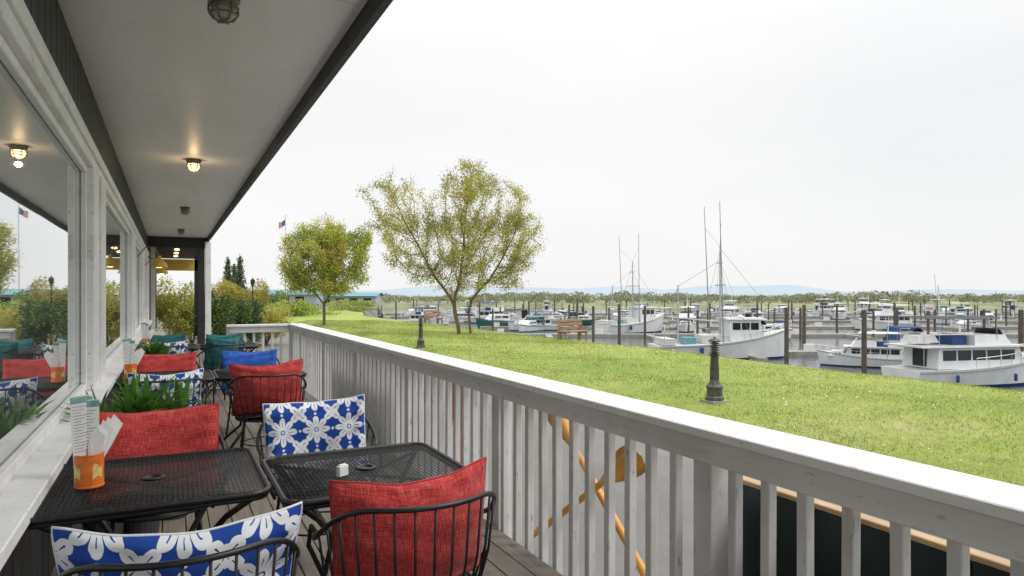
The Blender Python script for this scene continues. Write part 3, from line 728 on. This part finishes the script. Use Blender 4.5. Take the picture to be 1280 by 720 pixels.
# ---------------------------------------------------------------- boats
def hull(b,Ln,B,H0,H1,mat,bow=.9,stripe=None):
    n=14; ring=[]
    for i in range(n+1):
        s=i/n; hb=B/2*(1-max(0,(s-.4)/.6)**2.4)*(.88+.12*min(1,s/.3)); hb=max(hb,.02); h=H0+(H1-H0)*s**2.2
        x=-Ln/2+Ln*s*(1); fl=bow*max(0,(s-.7)/.3)
        ring.append([(x-fl*.9,-hb*.15,-.35),(x-fl*.55,-hb*.78,.02),(x-fl*.45,-hb*.84,.17),(x-fl*.12,-hb*.97,h-.13),(x,-hb,h),(x,hb,h),(x-fl*.12,hb*.97,h-.13),(x-fl*.45,hb*.84,.17),(x-fl*.55,hb*.78,.02),(x-fl*.9,hb*.15,-.35)])
    V=[p for r in ring for p in r]; K=10
    mats=[M['bottom'],stripe or M['navy'],mat,stripe or mat,M['cabin'],stripe or mat,mat,stripe or M['navy'],M['bottom'],M['bottom']]
    for j in range(K):
        fs=[(i*K+j,i*K+(j+1)%K,(i+1)*K+(j+1)%K,(i+1)*K+j) for i in range(n)]; b.add(V,fs,mats[j])
    b.add(V,[tuple(range(K))],mat)
    for sd in (3,6): b.tube([(r_[sd][0],r_[sd][1]*1.01,r_[sd][2]) for r_ in ring],.03,M['darkspar'],4)
def rails(b,Ln,B,H0,H1,s0=.45,hh=.6):
    for sd in (-1,1):
        top=[]
        for s in np.linspace(s0,1,9):
            hb=B/2*(1-max(0,(s-.4)/.6)**2.4)*.95; h=H0+(H1-H0)*s**2.2; x=-Ln/2+Ln*s
            top.append((x,sd*hb,h+hh)); b.tube([(x,sd*hb,h),(x,sd*hb,h+hh)],.018,M['alu'],4)
        b.tube(top,.02,M['alu'],4)
def wins(b,x0,x1,n,hw,z0,z1):
    w=(x1-x0)/n
    for i in range(n):
        for sd in (-1,1):
            y0=sd*hw; b.box(x0+w*i+.06,x0+w*(i+1)-.06,min(y0,y0+sd*.02),max(y0,y0+sd*.02),z0,z1,M['bwin'])
def yacht(can='navy',hm='hull',fly=True):
    b=MB(); L_=10.5; hull(b,L_,3.5,1.05,1.9,M[hm]); rails(b,L_,3.5,1.05,1.9,.35)
    b.tbox((-3.9,2.3,1.35,1.1),(-3.8,1.8,1.3,2.35),M['hull']); wins(b,-3.6,1.5,5,1.325,1.6,2.18); b.add([(2.13,-1.1,1.6),(2.13,1.1,1.6),(1.97,1.1,2.15),(1.97,-1.1,2.15)],[(0,1,2,3)],M['bwin'])
    b.box(-3.93,-3.89,-.5,.5,1.2,2.25,M['bwin'])
    b.tbox((-5.1,2.2,1.5,2.35),(-5.1,2.1,1.47,2.45),M['cabin'])
    b.tbox((2.3,4.0,.95,1.2),(2.3,3.5,.8,1.85),M['hull']); wins(b,2.5,3.3,2,.90,1.42,1.62)
    if fly:
        b.tbox((-1.2,1.4,1.2,2.45),(-1.2,1.0,1.1,3.05),M['hull']); b.add([(1.0,-1.0,3.05),(1.0,1.0,3.05),(.75,.95,3.4),(.75,-.95,3.4)],[(0,1,2,3)],M['bwin'])
        for x in (-3.6,-1.2,.4):
            for sd in (-1,1): b.tube([(x,sd*1.15,2.45),(x,sd*1.1,4.0)],.022,M['alu'],4)
        b.tbox((-3.7,.6,1.2,4.0),(-3.4,.3,1.0,4.12),M[can])
        b.tube([(-2.5,0,4.1),(-2.6,0,6.0)],[.05,.03],M['hull'],6); b.tube([(-2.6,-.6,5.1),(-2.6,.6,5.1)],.03,M['hull'],5); b.lathe([(.1,0),(.28,.03),(.28,.12),(.1,.16)],M['hull'],12,Matrix.Translation((-1,0,4.13)))
        for sd in (-1,1): b.tube([(-4.9,sd*1.4,3.1),(-1.3,sd*1.25,3.1)],.02,M['alu'],4); b.tube([(-4.9,sd*1.4,2.45),(-4.9,sd*1.4,3.1)],.02,M['alu'],4)
        b.tbox((-4.6,-3.2,.7,2.6),(-4.5,-3.3,.5,3.0),M['cabin']); b.tbox((-2.4,-1.4,.8,2.45),(-2.4,-1.4,.8,3.0),M['navy'])
        b.tube([(-3.6,-1,4.1),(-3.9,-1.1,6.6)],.012,M['alu'],4)
    for sd in (-1,1): b.tube([(-4.9,sd*1.4,2.4),(-4.9,sd*1.4,1.1)],.03,M['alu'],4)
    for x in (-3,1): b.lathe([(.0,-.25),(.09,-.18),(.09,.18),(0,.25)],M['navy'],8,Matrix.Translation((x,-1.8,.6)))
    return b.mesh('yacht')
def troller():
    b=MB(); L_=11.5; hull(b,L_,3.7,1.15,2.5,M['hull'],1.2); rails(b,L_,3.7,1.15,2.5,.6,.5)
    b.tbox((.2,3.0,1.15,1.5),(.2,2.7,1.1,3.2),M['hull']); wins(b,.35,2.6,3,1.13,2.4,2.95); b.add([(2.86,-.95,2.4),(2.86,.95,2.4),(2.78,.93,2.95),(2.78,-.93,2.95)],[(0,1,2,3)],M['bwin'])
    b.tbox((-.1,3.2,1.25,3.2),(-.1,3.1,1.2,3.32),M['cabin']); b.tbox((-2.0,.2,.95,1.3),(-2.0,.2,.95,1.95),M['cabin'])
    b.tube([(-.2,0,1.3),(-.2,0,9.2)],[.09,.05],M['alu'],6); b.tube([(-.2,-1.1,6.0),(-.2,1.1,6.0)],.04,M['darkspar'],5); b.tube([(-.2,-.6,7.8),(-.2,.6,7.8)],.03,M['darkspar'],5)
    b.tube([(-3.7,0,1.2),(-3.7,0,6)],[.07,.05],M['alu'],6)
    for sd in (-1,1):
        b.tube([(-.5,sd*1.5,1.4),(-.9,sd*1.75,12.6)],[.06,.025],M['darkspar'],5); b.tube([(-.2,0,9.1),(-.8,sd*1.72,10.8)],.013,M['darkspar'],3)
        b.tube([(-.2,0,9),(5.2,0,2.5)],.014,M['darkspar'],3); b.tube([(-.2,0,8.8),(-1.5,sd*1.75,1.2)],.014,M['darkspar'],3); b.tube([(-.2,0,8),(-3.7,0,5.9)],.014,M['darkspar'],3); b.tube([(-3.7,0,5.8),(-5.5,sd*1.2,1.2)],.014,M['darkspar'],3)
        b.tube([(-.2,0,7.9),(1.8,sd*1.75,1.5)],.014,M['darkspar'],3)
        b.tube([(-3.9,sd*1.6,1.2),(-4.1,sd*1.7,2.6),(-5.2,sd*1.5,2.6),(-5.3,sd*1.5,1.2)],.03,M['alu'],4)
        b.lathe([(.0,-.3),(.16,-.2),(.16,.2),(0,.3)],M['oarred'] if sd>0 else M['navy'],8,Matrix.Translation((-2.4,sd*1.95,.8)))
    b.tube([(-.2,0,3.0),(-4.6,0,3.4)],[.06,.04],M['alu'],6); b.lathe([(.25,0),(.3,.1),(.0,.3)],M['hull'],10,Matrix.Translation((1.5,0,3.32)))
    b.tbox((-5.3,-4.3,1.5,1.2),(-5.3,-4.3,1.5,1.7),M['cabin']); b.tbox((-3.4,-2.4,.6,1.2),(-3.4,-2.4,.6,1.75),M['tealp'])
    return b.mesh('troller')
def cruiser(cv,hm='hull'):
    b=MB(); L_=7; hull(b,L_,2.6,.8,1.25,M[hm],.8,M[cv]); rails(b,L_,2.6,.8,1.25,.55,.4)
    b.tbox((-.6,2.1,1.0,1.0),(-.6,1.3,.9,1.7),M['hull']); wins(b,-.5,1.3,2,.975,1.25,1.5); b.add([(-.2,-.9,1.7),(-.2,.9,1.7),(-.6,.85,2.2),(-.6,-.85,2.2)],[(0,1,2,3)],M['bwin'])
    b.tbox((-2.9,-.5,1.05,2.15),(-2.8,-.7,.95,2.3),M[cv])
    b.tbox((-3.1,-2.9,1.05,.9),(-2.9,-2.85,1.0,2.15),M[cv])
    for sd in (-1,1): b.tube([(-1.6,sd*1.1,.9),(-1.6,sd*1.0,2.2)],.02,M['alu'],4)
    b.box(-3.85,-3.5,-.2,.2,.2,1.2,M['siding'])
    return b.mesh('cruiser')
def sail(cv):
    b=MB(); L_=9; hull(b,L_,2.8,.95,1.3,M['hull'],1.0,M[cv]); rails(b,L_,2.8,.95,1.3,.1,.55)
    b.tbox((-1.4,2.4,.85,1.0),(-1.3,1.9,.7,1.5),M['hull']); wins(b,-1.1,1.6,3,.8,1.15,1.35)
    b.tube([(.7,0,1.4),(.7,0,12.2)],[.08,.05],M['alu'],6); b.tube([(.7,-.8,7),(.7,.8,7)],.025,M['alu'],4); b.tube([(.6,0,2.3),(-3.4,0,2.3)],.05,M['alu'],6)
    b.tube([(.5,0,2.45),(-1,0,2.42),(-3.2,0,2.38)],[.17,.14,.08],M[cv],8)
    for sd in (-1,1): b.tube([(.7,0,12),(.7,sd*.8,7),(.5,sd*1.3,1)],.012,M['darkspar'],3)
    b.tube([(.7,0,12.1),(4.5,0,1.3)],.035,M[cv],4); b.tube([(.7,0,12.1),(-4.4,0,1)],.012,M['darkspar'],3)
    b.tbox((-3.2,-1.3,.9,1.9),(-3.0,-1.4,.8,2.05),M[cv])
    return b.mesh('sailboat')
Y1=yacht('siding');Y2=yacht('navy');TR=troller();C1=cruiser('navy');C2=cruiser('tealp');C3=cruiser('siding','green');C4=cruiser('navy','navy');C5=cruiser('cabin');Y3=yacht('cabin');S1=sail('navy')
def boat(me,x,y,name,hd=0,sc=1):
    d=4290/(y-367); X,Y=site(px(x),d); return inst(me,name,(X,Y,WZ),-TH+math.radians(hd),sc=sc)
boat(Y1,1218,480,'motor_yacht',12,.92); boat(Y3,1080,458,'motor_yacht',158,.58); boat(TR,903,448,'fishing_boat',4,.95)
boat(TR,792,416,'fishing_boat',35,1.0); boat(C3,628,410,'cabin_cruiser',200,1.2); boat(Y2,665,413,'motor_yacht',190,.65)
boat(C2,955,425,'cabin_cruiser',10,1.0); boat(C1,1150,436,'cabin_cruiser',5,.9); 
rg=random.Random(11)
for row,yy in enumerate([413,405,400,396,392.5,390]):
    x=440+rg.uniform(0,30)+max(0,(yy-400))*16
    while x<1340:
        k=rg.random(); me,nm=((Y3,'motor_yacht') if k<.25 else (Y2,'motor_yacht') if k<.38 else (C1,'cabin_cruiser') if k<.5 else (C2,'cabin_cruiser') if k<.57 else (C5,'cabin_cruiser') if k<.84 else (S1,'sailboat') if k<.88 else (TR,'fishing_boat') if k<.90 else (C3,'cabin_cruiser'))
        boat(me,x,yy+rg.uniform(-1.5,1.5),nm,rg.choice([0,180,60,240,80,250])+rg.uniform(-10,10),rg.uniform(.6,.92))
        x+=rg.uniform(70,185)*(1-.085*row)
PB=MB(); PB.tube([(0,0,-2),(0,0,4.0)],[.17,.15],M['piling'],10); PM1=PB.mesh('piling')
def piling(x,y,sc=1):
    d=4290/(y-367); X,Y=site(px(x),d); inst(PM1,'mooring_piling',(X,Y,WZ),0,sc=sc)
for x,y in [(983,452),(1080,466),(774,432),(1276,466),(1005,436)]: piling(x,y)
for yy in (424,414,406,400,396,393,391):
    x=430+max(0,(yy-398))*12
    while x<1330: piling(x+rg.uniform(-8,8),yy+rg.uniform(-2,2),rg.uniform(.7,.95)); x+=rg.uniform(25,95)
for yy in (444,421,411,403,397.5,393.5):
    d=4290/(yy-367); t0=px(800 if yy>430 else 600 if yy>405 else 440); t1=px(1400); X,Y=site((t0+t1)/2,d); w=(t1-t0)*d; b=MB()
    b.box(-w/2,w/2,-.8,.8,-.2,.35,M['dock']); q=-w/2+2
    while q<w/2: b.box(q,q+.8,-.2,.4,.35,.9,M['hull']); b.box(q+5.5,q+6.2,-6,-.8,-.15,.33,M['dock']); b.box(q+8,q+8.15,.3,.45,.35,1.3,M['hull']); q+=11.5
    b.obj('floating_dock',loc=(X,Y,WZ),rot=-TH)
X,Y=site(px(1160),60); b=MB(); b.tube([(0,0,-2),(0,0,4.0)],.12,M['piling'],8); b.box(-.4,.4,-.16,-.13,3.5,4.1,M['hull']); b.box(-.3,.3,-.175,-.161,3.6,3.85,M['flag_r']); b.obj('dock_sign',loc=(X,Y,WZ),rot=-TH)

# far shore + tree line + hills
b=MB(); vs=[];n=60
for i in range(n+1):
    t=-.27+1.5*i/n; d=235
    for dd,z in ((0,-4),(6,-2.2),(25,-1.4),(500,-1.2)): X,Y=site(t*(1),d+dd); vs.append((X,Y,z))
b.add(vs,[(i*4+j,i*4+j+1,i*4+j+5,i*4+j+4) for i in range(n) for j in range(3)],M['farland']); b.obj('far_shore')
rgn=np.random.default_rng(5); K=420; tt=rgn.uniform(-.33,1.2,K); dd=rgn.uniform(240,330,K); rad=rgn.uniform(2,6,K); hh=rgn.uniform(1.1,2.9,K)*(1+.25*np.sin(tt*14))
N=70000; i=rgn.integers(0,K,N); q=rgn.normal(size=(N,3)); q/=np.linalg.norm(q,axis=1)[:,None]; q[:,2]=np.abs(q[:,2])
cx=tt*dd*C_+dd*S_; cy=dd*C_-tt*dd*S_
c=np.c_[cx[i]+q[:,0]*rad[i],cy[i]+q[:,1]*rad[i],-1.6+q[:,2]*hh[i]*1.25+rgn.normal(0,.2,N)]
quads('distant_trees',c,.38,[L['far1'],L['far2'],L['far3']],((rgn.random(N)+ (i%5)*.2)/2*3).astype(int)%3)
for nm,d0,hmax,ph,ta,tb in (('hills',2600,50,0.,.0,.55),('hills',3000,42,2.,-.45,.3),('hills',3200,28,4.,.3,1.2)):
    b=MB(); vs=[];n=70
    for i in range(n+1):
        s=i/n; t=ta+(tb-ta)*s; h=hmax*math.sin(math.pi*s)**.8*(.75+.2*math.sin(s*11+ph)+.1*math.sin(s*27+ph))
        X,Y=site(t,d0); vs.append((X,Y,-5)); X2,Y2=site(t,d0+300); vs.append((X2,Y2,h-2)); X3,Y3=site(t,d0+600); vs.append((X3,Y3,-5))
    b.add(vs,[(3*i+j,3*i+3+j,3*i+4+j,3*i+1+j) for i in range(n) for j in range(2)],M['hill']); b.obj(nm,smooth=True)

# ---------------------------------------------------------------- world, sun, camera
W=bpy.data.worlds.new("World"); S.world=W; W.use_nodes=True; nt=W.node_tree; bg=nt.nodes["Background"]
sky=nt.nodes.new("ShaderNodeTexSky"); sky.sky_type='NISHITA'; sky.sun_disc=False; sky.sun_elevation=math.radians(52); sky.sun_rotation=math.radians(120)
tc=nt.nodes.new("ShaderNodeTexCoord"); mp=nt.nodes.new("ShaderNodeMapping"); mp.inputs["Scale"].default_value=(1,1,3.5); nz=nt.nodes.new("ShaderNodeTexNoise"); nz.inputs["Scale"].default_value=1.6; nz.inputs["Detail"].default_value=6
nt.links.new(tc.outputs["Generated"],mp.inputs[0]); nt.links.new(mp.outputs[0],nz.inputs["Vector"])
cr=nt.nodes.new("ShaderNodeValToRGB"); cr.color_ramp.elements[0].position=.3; cr.color_ramp.elements[0].color=(.885,.89,.895,1); cr.color_ramp.elements[1].position=.72; cr.color_ramp.elements[1].color=(.985,.98,.975,1)
nt.links.new(nz.outputs["Fac"],cr.inputs[0])
# overcast luminance rises toward the zenith
sp=nt.nodes.new("ShaderNodeSeparateXYZ"); nt.links.new(tc.outputs["Generated"],sp.inputs[0])
mr=nt.nodes.new("ShaderNodeMapRange"); mr.interpolation_type='SMOOTHSTEP'; mr.inputs["From Min"].default_value=.25; mr.inputs["From Max"].default_value=.95; mr.inputs["To Min"].default_value=10.3; mr.inputs["To Max"].default_value=23
nt.links.new(sp.outputs[2],mr.inputs["Value"])
vm=nt.nodes.new("ShaderNodeVectorMath"); vm.operation='SCALE'; nt.links.new(mr.outputs[0],vm.inputs["Scale"]); nt.links.new(cr.outputs[0],vm.inputs[0])
mx=nt.nodes.new("ShaderNodeMix"); mx.data_type='RGBA'; mx.inputs[0].default_value=.95; nt.links.new(sky.outputs[0],mx.inputs[6]); nt.links.new(vm.outputs[0],mx.inputs[7])
nt.links.new(mx.outputs[2],bg.inputs[0]); bg.inputs[1].default_value=.1
sd=bpy.data.lights.new("sun",'SUN'); sd.energy=1.3; sd.angle=math.radians(16); sd.color=(1,.96,.9); so=bpy.data.objects.new("sun",sd); S.collection.objects.link(so)
el=math.radians(52); az=math.radians(120); dirv=Vector((math.sin(az)*math.cos(el),math.cos(az)*math.cos(el),math.sin(el)))
so.rotation_euler=dirv.to_track_quat('Z','Y').to_euler(); so.location=(0,0,30)
cd=bpy.data.cameras.new("camera"); cam=bpy.data.objects.new("camera",cd); S.collection.objects.link(cam); S.camera=cam
cam.location=(0,0,HC); cam.rotation_euler=(math.radians(90),0,-TH); cd.sensor_width=36; cd.lens=24; cd.shift_y=7/1280; cd.clip_start=.05; cd.clip_end=6000
S.view_settings.view_transform='Standard'; S.view_settings.look='None'; S.view_settings.exposure=0
